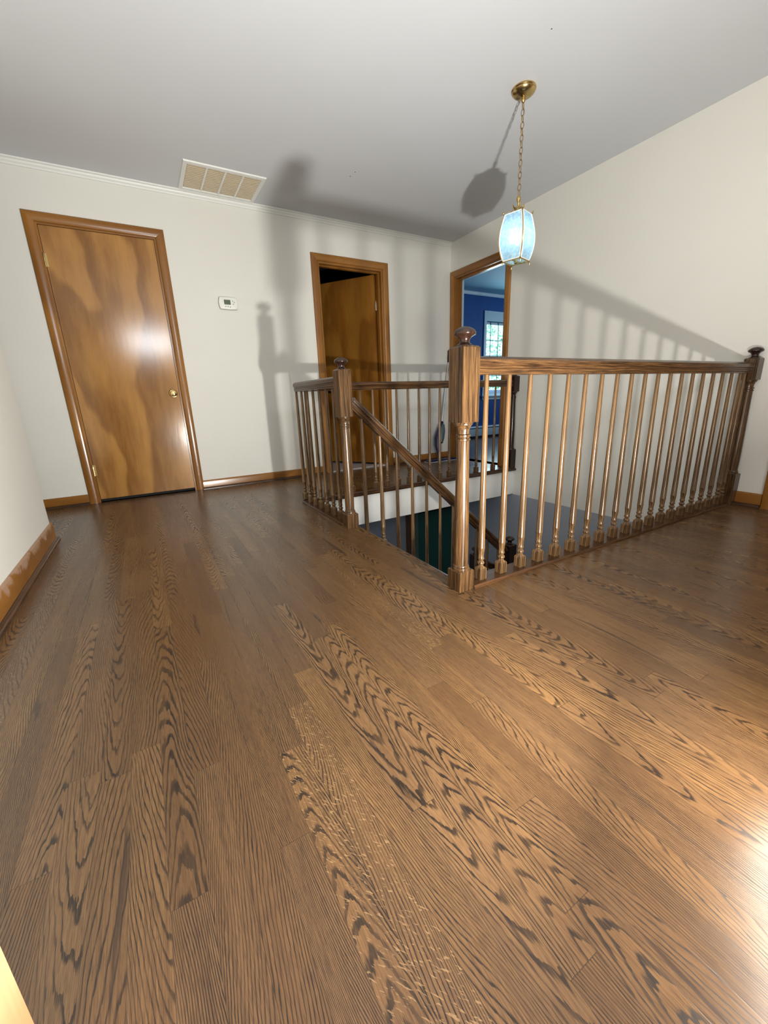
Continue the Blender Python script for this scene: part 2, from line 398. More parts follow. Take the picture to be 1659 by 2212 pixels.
f = MB(); f.box(XW - .1, XW, YL - .2, YB + .12, 0, ZC); f.box(XW, XL - WT, YL - WT, YL, 0, ZC)
structure(f.build('wall_passage', MW['wall']), 'white wall closing the passage beyond the left corner', 'wall')
# wall behind the camera with a window
f = MB()
SW = (-1.04, -0.04, 1.85, 2.33)
f.box(XL - WT, SW[0], YS - .12, YS, 0, ZC); f.box(SW[1], XR + WT, YS - .12, YS, 0, ZC)
f.box(SW[0], SW[1], YS - .12, YS, 0, SW[2]); f.box(SW[0], SW[1], YS - .12, YS, SW[3], ZC)
structure(f.build('wall_front', MW['wall']), 'off-white wall behind the camera with the window', 'wall')

# crown moulding on the back wall
prof = [(0, 0), (0.0, -0.042), (-0.008, -0.040), (-0.010, -0.030), (-0.018, -0.022), (-0.022, -0.012), (-0.034, -0.008), (-0.036, 0)]
f = MB(); f.sweep(prof, [((XW, YB, ZC), (0, 1, 0), (0, 0, 1)), ((XR, YB, ZC), (0, 1, 0), (0, 0, 1))])
structure(f.build('trim_1', MW['white'], ang=20), 'thin white crown moulding along the top of the back wall', 'moulding')

# baseboards: honey board with dark shoe moulding
def baseboard(name, p0, p1, nrm, label, h=0.082, worn=False):
    p0, p1, nrm = Vector(p0), Vector(p1), Vector(nrm)
    al = 'honx' if abs(nrm.y) > .5 else 'hony'
    prof = [(0, 0), (0.012, 0), (0.0125, h - .018), (0.010, h - .008), (0.004, h - .001), (0, h)]
    r = MB().sweep(prof, [(p, nrm, (0, 0, 1)) for p in (p0, p1)]).build(name, MW['worn' if worn else al], ang=25)
    sh = [(0.012, 0), (0.030, 0), (0.0305, 0.006), (0.027, 0.013), (0.020, 0.0175), (0.012, 0.019)]
    MB().sweep(sh, [(p, nrm, (0, 0, 1)) for p in (p0, p1)]).build('shoe_moulding', MW['dark' if al == 'honx' else 'darky'], r, ang=40)
    structure(r, label, 'baseboard'); return r
baseboard('baseboard_back', (D1[1] + .055, YB, 0), (D2[0] - .058, YB, 0), (0, -1, 0), 'honey wood baseboard on the back wall between the two doors')
baseboard('baseboard_back_corner', (D2[1] + .064, YB, 0), (XR, YB, 0), (0, -1, 0), 'honey wood baseboard behind the mop right of the ajar door')
baseboard('baseboard_back_left', (XW, YB, 0), (D1[0] - .065, YB, 0), (0, -1, 0), 'short honey wood baseboard left of the closed door')
baseboard('baseboard_right', (XR, -0.212, 0), (XR, -0.075, 0), (-1, 0, 0), 'short honey wood baseboard at the right edge by the wall newel', h=0.088)
bl = baseboard('baseboard_left', (XL, -0.53, 0), (XL, YL + .012, 0), (1, 0, 0), 'worn wooden baseboard on the near left wall', h=0.112, worn=True)
baseboard('baseboard_passage', (XW, YL, 0), (XL + .012, YL, 0), (0, 1, 0), 'wooden baseboard turning the left wall corner', h=0.112)

# door casing: moulded board swept round an opening with mitred corners
CW = 0.064
def casing(name, axis, a0, a1, h, plane, out, m_up, m_top, parent, cw=CW, base=0.0):
    # axis 'x': opening spans x, wall plane y=plane; axis 'y': opening spans y, wall plane x=plane
    pr = [(0, 0), (0, .009), (.004, .013), (.012, .0165), (.030, .0185), (.046, .0185), (.057, .0160), (.0625, .011), (cw, 0)]
    def P(a, d, z): return (a, plane + out * d, z) if axis == 'x' else (plane + out * d, a, z)
    def piece(pts, m):
        MB().loft(pts, True).build(name, m, parent, ang=22)
    piece([[P(a0 - w, d, base) for w, d in pr], [P(a0 - w, d, h + w) for w, d in pr]], m_up)
    piece([[P(a1 + w, d, base) for w, d in pr], [P(a1 + w, d, h + w) for w, d in pr]], m_up)
    piece([[P(a0 - w, d, h + w) for w, d in pr], [P(a1 + w, d, h + w) for w, d in pr]], m_top)
def jamb(axis, a0, a1, h, p0, p1, m_up, m_top, parent, t=0.018):
    def bx(f, A0, A1, Q0, Q1, z0, z1):
        f.box(*((A0, A1, Q0, Q1) if axis == 'x' else (Q0, Q1, A0, A1)), z0, z1)
    f = MB(); bx(f, a0, a0 + t, p0, p1, 0, h); bx(f, a1 - t, a1, p0, p1, 0, h); f.build('jamb', m_up, parent)
    f = MB(); bx(f, a0 + t, a1 - t, p0, p1, h - t, h); f.build('head_jamb', m_top, parent)
def hinge(parent, x, y, z, m='brass', rot=0):
    f = MB(); f.turned([(z - .045, .0055, 'c'), (z - .016, .0055, 'c'), (z - .0155, .0045, 'c'), (z - .0145, .0055, 'c'), (z + .0145, .0055, 'c'), (z + .0155, .0045, 'c'), (z + .016, .0055, 'c'), (z + .045, .0055, 'c'), (z + .050, .003, 'c')], 10, x, y)
    f.box(x - .001, x + .018, y - .001, y + .001, z - .044, z + .044)
    return f.build('hinge', MW[m], parent)
def lathe_y(secs, n=24):   # secs (distance, radius) turned about -Y
    return [[(r * math.cos(2 * PI * k / n), -d, r * math.sin(2 * PI * k / n)) for k in range(n)] for d, r in secs]

# door 1: closed flush door ------------------------------------------------
d1 = empty('door_1', (0, 0, 0)); structure(d1, 'closed flush birch door with brass knob on the back wall', 'door')
casing('casing', 'x', D1[0], D1[1], DH, YB, -1, MW['honz'], MW['honx'], d1)
jamb('x', D1[0], D1[1], DH, YB, YB + WT, MW['honz'], MW['honx'], d1, 0.012)
lf = MB().box(D1[0] + .014, D1[1] - .014, YB + .006, YB + .041, 0.026, DH - .014).build('door_leaf', MW['door'], d1, bevel=.0015)
hinge(d1, D1[0] + .010, YB - .001, 1.80); hinge(d1, D1[0] + .010, YB - .001, 0.27)
kx, kz = -0.744, 0.861
k = MB(); k.loft(lathe_y([(0, .033), (.003, .033), (.006, .030), (.008, .014), (.028, .012), (.034, .018), (.042, .026), (.052, .0275), (.060, .024), (.064, .014), (.065, .004)]))
k.build('door_knob', MW['brassb'], lf, (kx, YB + .006, kz), ang=30)
MB().box(D1[1] - .014, D1[1] - .011, YB + .001, YB + .016, kz - .03, kz + .03).build('strike_plate', MW['black'], d1)
MB().box(D1[0], D1[1], YB + .045, YB + WT, 0.0, DH).build('door_stop', MW['black'], d1)

# door 2: ajar, opens away -------------------------------------------------
d2 = empty('door_2', (0, 0, 0)); structure(d2, 'amber wooden door standing ajar into a dark room', 'door')
casing('casing', 'x', D2[0], D2[1], DH, YB, -1, MW['honz'], MW['honx'], d2)
jamb('x', D2[0], D2[1], DH, YB, YB + WT, MW['honz'], MW['honx'], d2, 0.018)
f = MB(); f.box(D2[0] + .018, D2[0] + .030, YB + .045, YB + .080, 0, DH - .018); f.box(D2[1] - .030, D2[1] - .018, YB + .045, YB + .080, 0, DH - .018); f.box(D2[0] + .030, D2[1] - .030, YB + .045, YB + .080, DH - .030, DH - .018)
f.build('door_stop', MW['honz'], d2)
lf = MB().box(-0.668, 0, -0.035, 0, 0.022, DH - .024).build('door_leaf', MW['door2'], d2, bevel=.0015)
lf.location = (D2[1] - .020, YB + WT + .004, 0); lf.rotation_euler = (0, 0, -math.radians(55))
hinge(d2, D2[1] - .022, YB + WT + .002, 1.72, 'alu'); hinge(d2, D2[1] - .022, YB + WT + .002, 0.30, 'alu')
k = MB(); k.loft(lathe_y([(0, .033), (.003, .033), (.006, .030), (.008, .014), (.028, .012), (.034, .018), (.042, .026), (.052, .0275), (.060, .024), (.064, .014), (.065, .004)]))
k.build('door_knob', MW['brassb'], lf, (-0.60, -.035, kz), ang=30)
th = MB().box(D2[0], D2[1], YB + .004, YB + WT, 0.001, 0.012).build('threshold', MW['tile'], d2, bevel=.003)
# the small unlit room behind it; near-black wall colour stands for the darkness
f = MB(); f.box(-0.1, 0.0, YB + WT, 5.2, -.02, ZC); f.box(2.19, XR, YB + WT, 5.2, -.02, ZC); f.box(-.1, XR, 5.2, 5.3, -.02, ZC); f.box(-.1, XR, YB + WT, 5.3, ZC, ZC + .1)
structure(f.build('wall_dark_room', m_plain('dark_room_shade', (0.035, 0.033, 0.036), .8)), 'walls of the dark room behind the ajar door, near black for lack of light', 'wall')
f = MB(); f.box(-.1, XR, YB, 5.2, -.02, 0.0)
structure(f.build('floor_dark_room', MW['tile']), 'pale tiled floor behind the ajar door', 'floor')
f = MB(); f.box(XW, -0.11, YB + WT + .05, YB + WT + .1, -.3, ZC + .05); f.box(XW, -.11, YB, YB + WT + .05, -.3, -.012)
structure(f.build('wall_closet', MW['black']), 'black closet behind the closed door, floor added to block light under it', 'wall')  # black boxes, the lower one added to stop light leaking under the door

# door 3: opening to the blue room ------------------------------------------
d3 = empty('door_3', (0, 0, 0)); structure(d3, 'open doorway with honey wood casing leading to the blue room', 'doorway')
casing('casing', 'y', R1[0], R1[1], DH, XR, -1, MW['honz'], MW['hony'], d3)
jamb('y', R1[0], R1[1], DH, XR, XR + WT - .022, MW['honz'], MW['hony'], d3, 0.016)
jamb('y', R1[0], R1[1], DH, XR + WT - .022, XR + WT + .004, MW['bwhite'], MW['bwhite'], d3, 0.020)
f = MB(); f.box(XR + .045, XR + .075, R1[1] - .030, R1[1] - .016, 0, DH - .016); f.box(XR + .045, XR + .075, R1[0] + .016, R1[0] + .030, 0, DH - .016); f.box(XR + .045, XR + .075, R1[0] + .030, R1[1] - .030, DH - .030, DH - .016)
f.build('door_stop', MW['honz'], d3)

# casing of another door at the right edge ----------------------------------
d4 = empty('door_4', (0, 0, 0)); structure(d4, 'honey wood casing of a doorway at the right picture edge', 'doorway')
casing('casing', 'y', -1.06, -0.275, DH, XR, -1, MW['honz'], MW['hony'], d4)
MB().box(XR - .004, XR + .0, -1.06, -0.275, 0.01, DH).build('door_leaf', MW['door'], d4)

# door 5: leaf standing open at the lower left edge ---------------------------
d5 = empty('door_5', (-1.555, -1.36, 0)); structure(d5, 'edge of a pale wooden door swung open at the lower left', 'door')
lf = MB().box(0, 0.755, -0.035, 0, 0.012, DH - .02).build('door_leaf', MW['pine'], d5, bevel=.004)
lf.rotation_euler = (0, 0, math.radians(68))
f = MB(); f.box(XL - WT, XL, -1.43, -1.412, 0, DH); f.box(XL - WT, XL, -.618, -.60, 0, DH); f.box(XL - WT, XL, -1.43, -.60, DH - .018, DH)
f.build('jamb', MW['honz'], d5, (1.555, 1.36, 0))
f = MB(); f.box(XL - WT - .06, XL - WT - .05, -1.6, -.4, 0, ZC)
structure(f.build('wall_side_room', MW['wall']), 'pale wall seen behind the open door at the left', 'wall')

# window behind the camera -----------------------------------------------------
w1 = empty('window_1', (0, 0, 0)); structure(w1, 'plain window in the wall behind the camera', 'window')
def win_frame(parent, x0, x1, z0, z1, y, m, t=.05, d=.02, out=1):
    f = MB(); f.box(x0 - t, x0, y - d * (out < 0), y + d * (out > 0), z0 - t, z1 + t); f.box(x1, x1 + t, y - d * (out < 0), y + d * (out > 0), z0 - t, z1 + t)
    f.box(x0, x1, y - d * (out < 0), y + d * (out > 0), z1, z1 + t); f.box(x0, x1, y - d * (out < 0), y + d * (out > 0), z0 - t, z0)
    return f.build('window_frame', m, parent, bevel=.003)
win_frame(w1, SW[0], SW[1], SW[2], SW[3], YS, MW['white'])

# ------------------------------------------------------------------ BLUE ROOM
BY = 4.472; BX1 = 5.9; BY0 = 0.9
BW = (4.378, 5.12, 0.79, 1.977)
f = MB(); X0 = XR + WT
f.box(X0, BW[0], BY, BY + .12, 0, ZC); f.box(BW[1], BX1, BY, BY + .12, 0, ZC); f.box(BW[0], BW[1], BY, BY + .12, 0, BW[2]); f.box(BW[0], BW[1], BY, BY + .12, BW[3], ZC)
f.box(BX1, BX1 + .1, BY0, BY + .12, 0, ZC); f.box(X0, BX1, BY0 - .1, BY0, 0, ZC)
f.box(X0, X0 + .004, BY0, R1[0], 0, ZC); f.box(X0, X0 + .004, R1[1], BY, 0, ZC); f.box(X0, X0 + .004, R1[0], R1[1], DH, ZC)
f.box(XR + .02, X0, YB + WT, BY + .12, 0, ZC)
structure(f.build('wall_blue_room', MW['blue']), 'royal blue walls of the room beyond the right doorway', 'wall')
structure(MB().box(X0 - .02, BX1 + .1, BY0 - .1, BY + .12, ZC, ZC + .1).build('ceiling_blue_room', MW['bceil']), 'blue tinted ceiling of the blue room', 'ceiling')
structure(MB().box(XR, X0, R1[0] - .06, R1[1] + .03, -.02, 0).box(X0, BX1, BY0, BY, -.02, 0).build('floor_blue_room', MW['bfloor']), 'dark glossy floor of the blue room reflecting the window', 'floor')
f = MB(); f.sweep(prof, [((X0, BY, ZC), (0, 1, 0), (0, 0, 1)), ((BX1, BY, ZC), (0, 1, 0), (0, 0, 1))])
structure(f.build('trim_2', MW['bwhite'], ang=20), 'white crown moulding in the blue room', 'moulding')
w2 = empty('window_2', (0, 0, 0)); structure(w2, 'white window with a leaded grid in the blue room', 'window')
win_frame(w2, BW[0], BW[1], BW[2], BW[3] + .10, BY, MW['bwhite'], .058, .02, -1)
f = MB(); f.box(BW[0] - .08, BW[1] + .08, BY - .055, BY, BW[2] - .075, BW[2] - .05); f.box(BW[0] - .055, BW[1] + .055, BY - .018, BY, BW[2] - .125, BW[2] - .075)
f.build('window_sill', MW['bwhite'], w2, bevel=.004)
f = MB(); zc = 1.385
for z0, z1, yy in ((BW[2], zc, .055), (zc, BW[3], .085)):
    f.box(BW[0], BW[0] + .035, BY + yy, BY + yy + .03, z0, z1); f.box(BW[1] - .035, BW[1], BY + yy, BY + yy + .03, z0, z1)
    f.box(BW[0], BW[1], BY + yy, BY + yy + .03, z0, z0 + .045); f.box(BW[0], BW[1], BY + yy, BY + yy + .03, z1 - .035, z1)
f.box(BW[0], BW[1], BY - .016, BY + .01, BW[3], BW[3] + .1)
f.build('sash', MW['bwhite'], w2, bevel=.002)
f = MB()
for i in range(1, 4): 
    x = BW[0] + (BW[1] - BW[0]) * i / 4; f.box(x - .005, x + .005, BY + .075, BY + .083, BW[2], BW[3])
for z in (1.085, 1.68): f.box(BW[0], BW[1], BY + .075, BY + .083, z - .005, z + .005)
f.build('muntin', m_plain('teal_grey_lead', (0.05, 0.22, 0.25), .5), w2)
MB().box(BW[0], BW[1], BY + .088, BY + .091, BW[2], BW[3]).build('pane', MW['glass'], w2)

bh = empty('baseboard_heater', (4.2, BY, 0)); tag(bh, 'long white baseboard heater under the window of the blue room', 'heater')
MB().sweep([(0, .035), (-.055, .035), (-.06, .05), (-.06, .165), (0, .165)], [((-1.7, 0, 0), (0, 1, 0), (0, 0, 1)), ((1.6, 0, 0), (0, 1, 0), (0, 0, 1))]).build('cover', MW['bwhite'], bh, ang=25)
MB().sweep([(0, .178), (-.048, .178), (-.055, .185), (-.030, .205), (0, .207)], [((-1.7, 0, 0), (0, 1, 0), (0, 0, 1)), ((1.6, 0, 0), (0, 1, 0), (0, 0, 1))]).build('top_louver', MW['bwhite'], bh, ang=25)
MB().box(-1.7, 1.6, -.045, -.002, .0, .18).build('heating_fins', MW['black'], bh)

# tree and lawn outside the blue room
structure(MB().box(-6, 16, 4.8, 26, -3.0, -2.9).build('ground', MW['lawn']), 'green lawn outside the blue room window', 'ground')
tr = empty('leafy_tree', (6.6, 8.2, -2.9)); tag(tr, 'leafy green tree seen through the blue room window', 'tree')
MB().tube([(0, 0, 0), (.05, 0, 1.8), (0, .1, 3.6), (-.1, .1, 5.4)], [.20, .16, .12, .05], 10).build('trunk', MW['bark'], tr)
f = MB(); rl = random.Random(3)
for i in range(9000):
    while True:
        p = Vector((rl.uniform(-1, 1), rl.uniform(-1, 1), rl.uniform(-1, 1)))
        if .25 < p.length < 1: break
    c = Vector((p.x * 2.6, p.y * 1.5, 4.0 + p.z * 2.4)); a = Vector((rl.uniform(-1, 1), rl.uniform(-1, 1), rl.uniform(-1, 1))).normalized(); b = a.orthogonal().normalized(); s = rl.uniform(.03, .065)
    f.add([c - a * s, c + b * s * .55, c + a * s, c - b * s * .55], [(0, 1, 2, 3)])
tag(f.build('foliage', MW['leaf'], tr, smooth=False), kind='stuff')

# ------------------------------------------------------------------ DOWNSTAIRS
f = MB(); LY = 2.75
f.box(-3.0, 1.52, LY, LY + .1, ZL, -FT); f.box(1.52, XR, LY, LY + .1, -.62 - .0, -FT)
f.box(-3.0, -2.9, OY0 - .1, LY, ZL, -FT)
f.box(-3.0, XR, OY0 - .1, OY0 - .012, ZL, -FT)
structure(f.build('wall_downstairs', MW['grey']), 'blue grey walls of the room down the stairs', 'wall')
structure(MB().box(XR - .003, XR, OY0 - .01, LY, ZL, -0.282).build('wall_stairwell_shade', MW['grey']), 'lower part of the right wall down the stairwell, greyed for its shade', 'wall')  # thin grey sheet puts the stairwell shade into the wall colour
structure(MB().box(-3.0, XR, -.1, LY, ZL - .1, ZL).build('floor_downstairs', MW['bfloor']), 'dark floor at the foot of the stairs', 'floor')
d6 = empty('door_6', (0, 0, 0)); structure(d6, 'dark green door in brown casing down the stairs', 'door')
f = MB(); f.box(1.52, 1.625, LY - .02, LY + .02, ZL, -.40); f.build('casing', m_plain('brown_trim', (0.12, 0.055, 0.022), .5), d6, bevel=.004)
MB().box(1.625, 1.70, LY - .005, LY + .02, ZL, -.40).build('sidelight_frame', m_plain('grey_green_frame', (0.10, 0.145, 0.125), .5), d6)
MB().box(1.70, XR, LY - .0, LY + .04, ZL, -.40).build('door_leaf', MW['green'], d6)

# stairs
RUN, RISE = 0.215, 0.200
st = empty('staircase', (OX0, 0, 0)); tag(st, 'dark wooden staircase going down from the landing', 'stairs')
for i in range(1, 7):
    x = RUN * (i - 1)
    MB().box(x - .02, x + RUN + .002, OY0, 1.045, -RISE * i - .03, -RISE * i).build('tread', MW['dark'], st, bevel=.006)
    MB().box(x, x + .018, OY0, 1.04, -RISE * i, -RISE * (i - 1) - .03).build('riser', MW['white'], st)
MB().box(RUN * 6 - .02, XR - OX0 - .006, OY0, 1.10, -RISE * 7 - .03, -RISE * 7).build('landing', MW['dark'], st, bevel=.006)
sp = [(0, -.285), (0, -.52), (RUN * 6, -RISE * 7 - .25), (RUN * 6, -RISE * 7), (RUN * 6, -RISE * 6 - .07)]
MB().loft([[(x, 1.02, z) for x, z in sp], [(x, 1.042, z) for x, z in sp]]).build('stringer', MW['dark'], st)

# floor nosing and shoe plates under the railings -------------------------------
NOS = [(-.0005, -.024), (.012, -.024), (.018, -.018), (.020, -.010), (.018, -.003), (.012, 0), (-.0005, 0)]
f = MB()
f.sweep(NOS, [((OX0, OY0 - .0, 0), (1, 0, 0), (0, 0, 1)), ((OX0, OY1, 0), (1, 0, 0), (0, 0, 1))])
structure(f.build('trim_3', MW['floor']), 'rounded oak nosing along the top step and left side of the opening', 'floor trim')
f = MB(); f.sweep(NOS, [((OX0, OY1, 0), (0, -1, 0), (0, 0, 1)), ((XR, OY1, 0), (0, -1, 0), (0, 0, 1))])
structure(f.build('trim_4', MW['dark']), 'dark oak nosing along the far side of the opening', 'floor trim')

# ------------------------------------------------------------------ RAILINGS
HR = 0.889
RP = [(-.019, 0), (.019, 0), (.0195, .007), (.025, .011), (.0255, .019), (.0215, .023), (.0225, .028), (.0285, .033), (.0315, .041), (.030, .051), (.022, .059), (.010, .063), (-.010, .063), (-.022, .059), (-.030, .051), (-.0315, .041), (-.0285, .033), (-.0225, .028), (-.0215, .023), (-.0255, .019), (-.025, .011), (-.0195, .007)]
RB = HR - .063
def baluster_secs(h, blk=.048, w=.0175, z0=0.0):
    s = [(0, w, 's'), (blk - .008, w, 's'), (blk, w * .97, 's'), (blk + .008, w * .72, 'c'), (blk + .010, .0098, 'c'), (blk + .014, .0098, 'c'),
         (blk + .018, .0140, 'c'), (blk + .023, .0152, 'c'), (blk + .028, .0140, 'c'), (blk + .031, .0100, 'c'), (blk + .036, .0100, 'c'), (blk + .040, .0132, 'c'), (blk + .045, .0136, 'c'), (blk + .049, .0118, 'c'),
         (blk + .060, .0120, 'c'), (blk + .085, .0142, 'c'), (blk + .087, .0150, 'c'), (blk + .091, .0150, 'c'), (blk + .093, .0143, 'c')]
    z1 = blk + .093
    for i in range(1, 7):
        t = i / 6; s.append((z1 + (h - z1) * t, .0143 - .0056 * t ** 0.9, 'c'))
    return s
def baluster_mesh(h, **k):
    f = MB(); f.turned([(z, r, kk) for z, r, kk in baluster_secs(h, **k)], 16); return f
PL = 0.014   # shoe plate height
def rail_straight(name, a, b, label, n_pos, plate=True, m='railx', group=None, mitre0=None, cat='railing', s0=0.0, s1=0.0):
    """handrail, shoe plate and balusters in a straight level run from a to b"""
    a, b = Vector((*a, 0)), Vector((*b, 0)); d = (b - a).normalized(); nr = Vector((-d.y, d.x, 0)) * -1
    root = empty(name, a); tag(root, label, cat, group)
    def stations(e0, z):
        if mitre0 is None: return [(d * s0 + Vector((0, 0, z)), nr, (0, 0, 1)), (b - a - d * s1 + Vector((0, 0, z)), nr, (0, 0, 1))]
        return [(Vector((0, 0, z)), nr + d * mitre0, (0, 0, 1)), (b - a - d * s1 + Vector((0, 0, z)), nr, (0, 0, 1))]
    MB().sweep(RP, stations(0, RB)).build('handrail', MW[m], root, ang=28)
    if plate:
        pp = [(-.045, 0), (.045, 0), (.045, .006), (.040, PL), (-.040, PL), (-.045, .006)]
        MB().sweep(pp, stations(0, 0.0005)).build('shoe_plate', MW['dark' if m == 'railx' else 'darky'], root, ang=28)
    proto = None
    for i, t in enumerate(n_pos):
        if proto is None: proto = o = baluster_mesh(RB + .004 - PL).build('baluster', MW['bal'], root, ang=40)
        else: o = proto.copy(); COL.objects.link(o); o.parent = root
        o.location = d * t + Vector((0, 0, PL)); o.rotation_euler = (0, 0, math.atan2(d.y, d.x))
    return root
FRY = -0.032
L_f = math.hypot(2.255 - .037, FRY)
rail_straight('front_railing', (0.0, 0.0), (2.258, FRY), 'long gold-brown balustrade in front from the big newel to the right wall', [0.1067 + .1157 * i - .00014 * i * i for i in range(19)] + [2.2], s0=.0372, s1=.037)
rail_straight('back_railing', (0.0, 1.845), (2.258, 1.845), 'far dark balustrade along the back side of the stair opening', [.0675 + .1145 * i for i in range(18)], mitre0=-1, s1=.037)
rail_straight('side_railing', (0.0, 1.845), (0.0, 1.060), 'short balustrade at the left side of the opening behind the small newel', [.0 + .1125 * i for i in range(7)], m='raily', mitre0=1)

def newel(name, loc, label, rz=0.0, base_h=.085, w_base=.0371, w_top=.0385, blk=(.663, .921), shaft=(.0285, .0235), m='newel', z_shift=0.0, fin_r=.0385, depth=1.0):
    root = empty(name, loc, rz); tag(root, label, 'newel post', 'newel posts around the stairwell')
    zb0, zb1 = blk
    MB().turned([(0, w_base, 's'), (base_h - .004, w_base, 's'), (base_h, w_base - .004, 's')], 16).build('base_block', MW[m], root, ang=25)
    z = base_h
    s = [(z - .001, .034, 'c'), (z + .004, .0345, 'c'), (z + .009, .0335, 'c'), (z + .011, .030, 'c'), (z + .015, .0315, 'c'), (z + .019, .030, 'c'), (z + .021, shaft[0] - .001, 'c')]
    z1 = z + .021; z2 = zb0 - .068
    for i in range(1, 9): t = i / 8; s.append((z1 + (z2 - z1) * t, shaft[0] + .0012 * math.sin(PI * min(1, t * 1.3)) - (shaft[0] - shaft[1]) * t, 'c'))
    s += [(z2 + .003, shaft[1] + .003, 'c'), (z2 + .008, shaft[1] + .0035, 'c'), (z2 + .011, shaft[1], 'c'), (z2 + .014, shaft[1], 'c'), (z2 + .017, shaft[1] + .004, 'c'), (z2 + .022, shaft[1] + .0045, 'c'), (z2 + .026, shaft[1] - .001, 'c'),
          (z2 + .040, shaft[1], 'c'), (z2 + .052, shaft[1] + .004, 'c'), (z2 + .059, shaft[1] + .010, 'c'), (z2 + .062, shaft[1] + .0105, 'c'), (z2 + .064, shaft[1] + .0125, 'c'), (zb0 + .001, shaft[1] + .0125, 'c')]
    MB().turned(s, 28).build('turned_shaft', MW[m], root, ang=28)
    MB().turned([(zb0, w_top, 's'), (zb1 - .006, w_top, 's'), (zb1, w_top - .006, 's')], 16).build('upper_block', MW[m], root, ang=22)
    z = zb1
    MB().turned([(z - .002, .030, 'c'), (z + .003, .029, 'c'), (z + .009, .020, 'c'), (z + .012, .0175, 'c'), (z + .018, .0175, 'c'), (z + .025, .0205, 'c'), (z + .031, .026, 'c'), (z + .035, .034, 'c'), (z + .038, fin_r - .001, 'c'), (z + .041, fin_r, 'c'), (z + .046, fin_r - .001, 'c'), (z + .054, .031, 'c'), (z + .061, .018, 'c'), (z + .064, .004, 'c')], 28).build('finial', MW['knob'], root, ang=40)
    return root
newel('newel_post', (0, 0, 0), 'nearest large newel post with square block and round cap at the stair head')
newel('newel_post', (-.001, 1.0275, 0), 'smaller-looking newel post across the stair head where the sloping handrail starts')
newel('newel_post', (XR - .038, -.045, 0), 'slim newel post against the right wall ending the front railing', base_h=.205, blk=(.785, .912), w_top=.037, w_base=.036)
newel('newel_post', (XR - .038, 1.835, 0), 'newel post at the far end of the back railing by the doorway, darkened for its shadow', base_h=.200, blk=(.775, .925), w_top=.037, w_base=.036, m='knob')  # darker stain than the other posts: its shadow is put into the colour

# sloping stair railing
SL = 0.93; th = math.atan(SL)
sr = empty('stair_railing', (0.03, 1.0275, 0)); tag(sr, 'sloping handrail with balusters running down the stairs', 'railing')
x0, x1 = 0.035, 1.375
def zt(x): return 0.773 - SL * (x - .062)
nrm = Vector((math.sin(th), 0, math.cos(th)))
cs = math.cos(th)
hr_ = MB().sweep(RP, [(Vector((t, 0, -.063)), (0, 1, 0), (0, 0, 1)) for t in (.045, (x1 - x0) / cs)]).build('handrail', MW['railx'], sr, ang=28)
hr_.location = (x0 - .03, 0, zt(x0)); hr_.rotation_euler = (0, th, 0)
for i in range(11):
    x = 0.112 + .117 * i
    if x > 1.33: break
    k_ = int((x - OX0) / RUN) + 1
    zb = -RISE * min(k_, 7); h = zt(x) - .063 / cs - zb + .012
    o = baluster_mesh(h, blk=.06 + .0).build('baluster', MW['bal'], sr, ang=40); o.location = (x - .03, 0, zb)
newel('newel_post', (1.412, 1.0275, -1.40), 'newel at the foot of the sloping handrail, coloured near black for the shade', base_h=.2, blk=(.62, .975), w_top=.040, w_base=.040, m='knob')  # near-black stain on both lower newels carries the stairwell shade
newel('newel_post', (1.175, 1.16, -1.40), 'lower newel glimpsed between the first front balusters, coloured near black for the shade', base_h=.2, blk=(.55, .90), w_top=.038, w_base=.038, m='knob')
lr = empty('lower_railing', (1.175, 1.16, -1.40)); tag(lr, 'dark lower handrail meeting the foot newel down the stairwell', 'railing')
MB().sweep(RP, [(Vector((.03, 0, .80)), (0, 1, 0), (0, 0, 1)), (Vector((.21, -.09, .70)), (0, 1, 0), (0, 0, 1))]).build('handrail', MW['dark'], lr)

# ------------------------------------------------------------------ PENDANT LANTERN
LX, LY_ = 1.146, 0.854
pl = empty('pendant_lantern', (LX, LY_, ZC), math.radians(15)); tag(pl, 'lit brass pendant lantern with bowed etched glass hanging over the stairwell', 'pendant lamp')
def L(z): return z - ZC
MB().turned([(0, .066, 'c'), (-.006, .067, 'c'), (-.010, .063, 'c'), (-.014, .064, 'c'), (-.020, .060, 'c'), (-.028, .050, 'c'), (-.033, .036, 'c'), (-.036, .020, 'c'), (-.040, .012, 'c'), (-.048, .011, 'c'), (-.052, .013, 'c'), (-.058, .011, 'c'), (-.064, .005, 'c')], 32).build('canopy', MW['brass'], pl, ang=40)
f = MB(); z = -.060; i = 0; link = .036
while z > L(1.885):
    a = (i % 2) * PI / 2; pts = []
    for k_ in range(14):
        t = 2 * PI * k_ / 14; u_ = .0098 * math.cos(t); w_ = (link / 2) * math.sin(t)
        pts.append((u_ * math.cos(a), u_ * math.sin(a), z - link / 2 + w_))
    f.tube(pts, .0019, 6, True); z -= link - .006; i += 1
ztop = z
f.build('chain', m_plain('dark_bronze', (0.33, 0.22, 0.11), .3, 1.0), pl)
cord = [(.004 * math.sin(k_ * 1.1), .004 * math.cos(k_ * 1.1), -.06 + (L(1.86) + .06) * k_ / 24) for k_ in range(25)]
MB().tube(cord, .0017, 6).build('lamp_cord', m_plain('gold_cord', (0.35, 0.24, 0.10), .5), pl)
MB().turned([(L(1.892), .004, 'c'), (L(1.885), .010, 'c'), (L(1.872), .013, 'c'), (L(1.862), .010, 'c'), (L(1.855), .006, 'c'), (L(1.835), .006, 'c'), (L(1.830), .020, 'c'), (L(1.822), .024, 'c'), (L(1.815), .020, 'c'), (L(1.806), .030, 'c'), (L(1.800), .032, 'c')], 20).build('cap', MW['brass'], pl, ang=40)
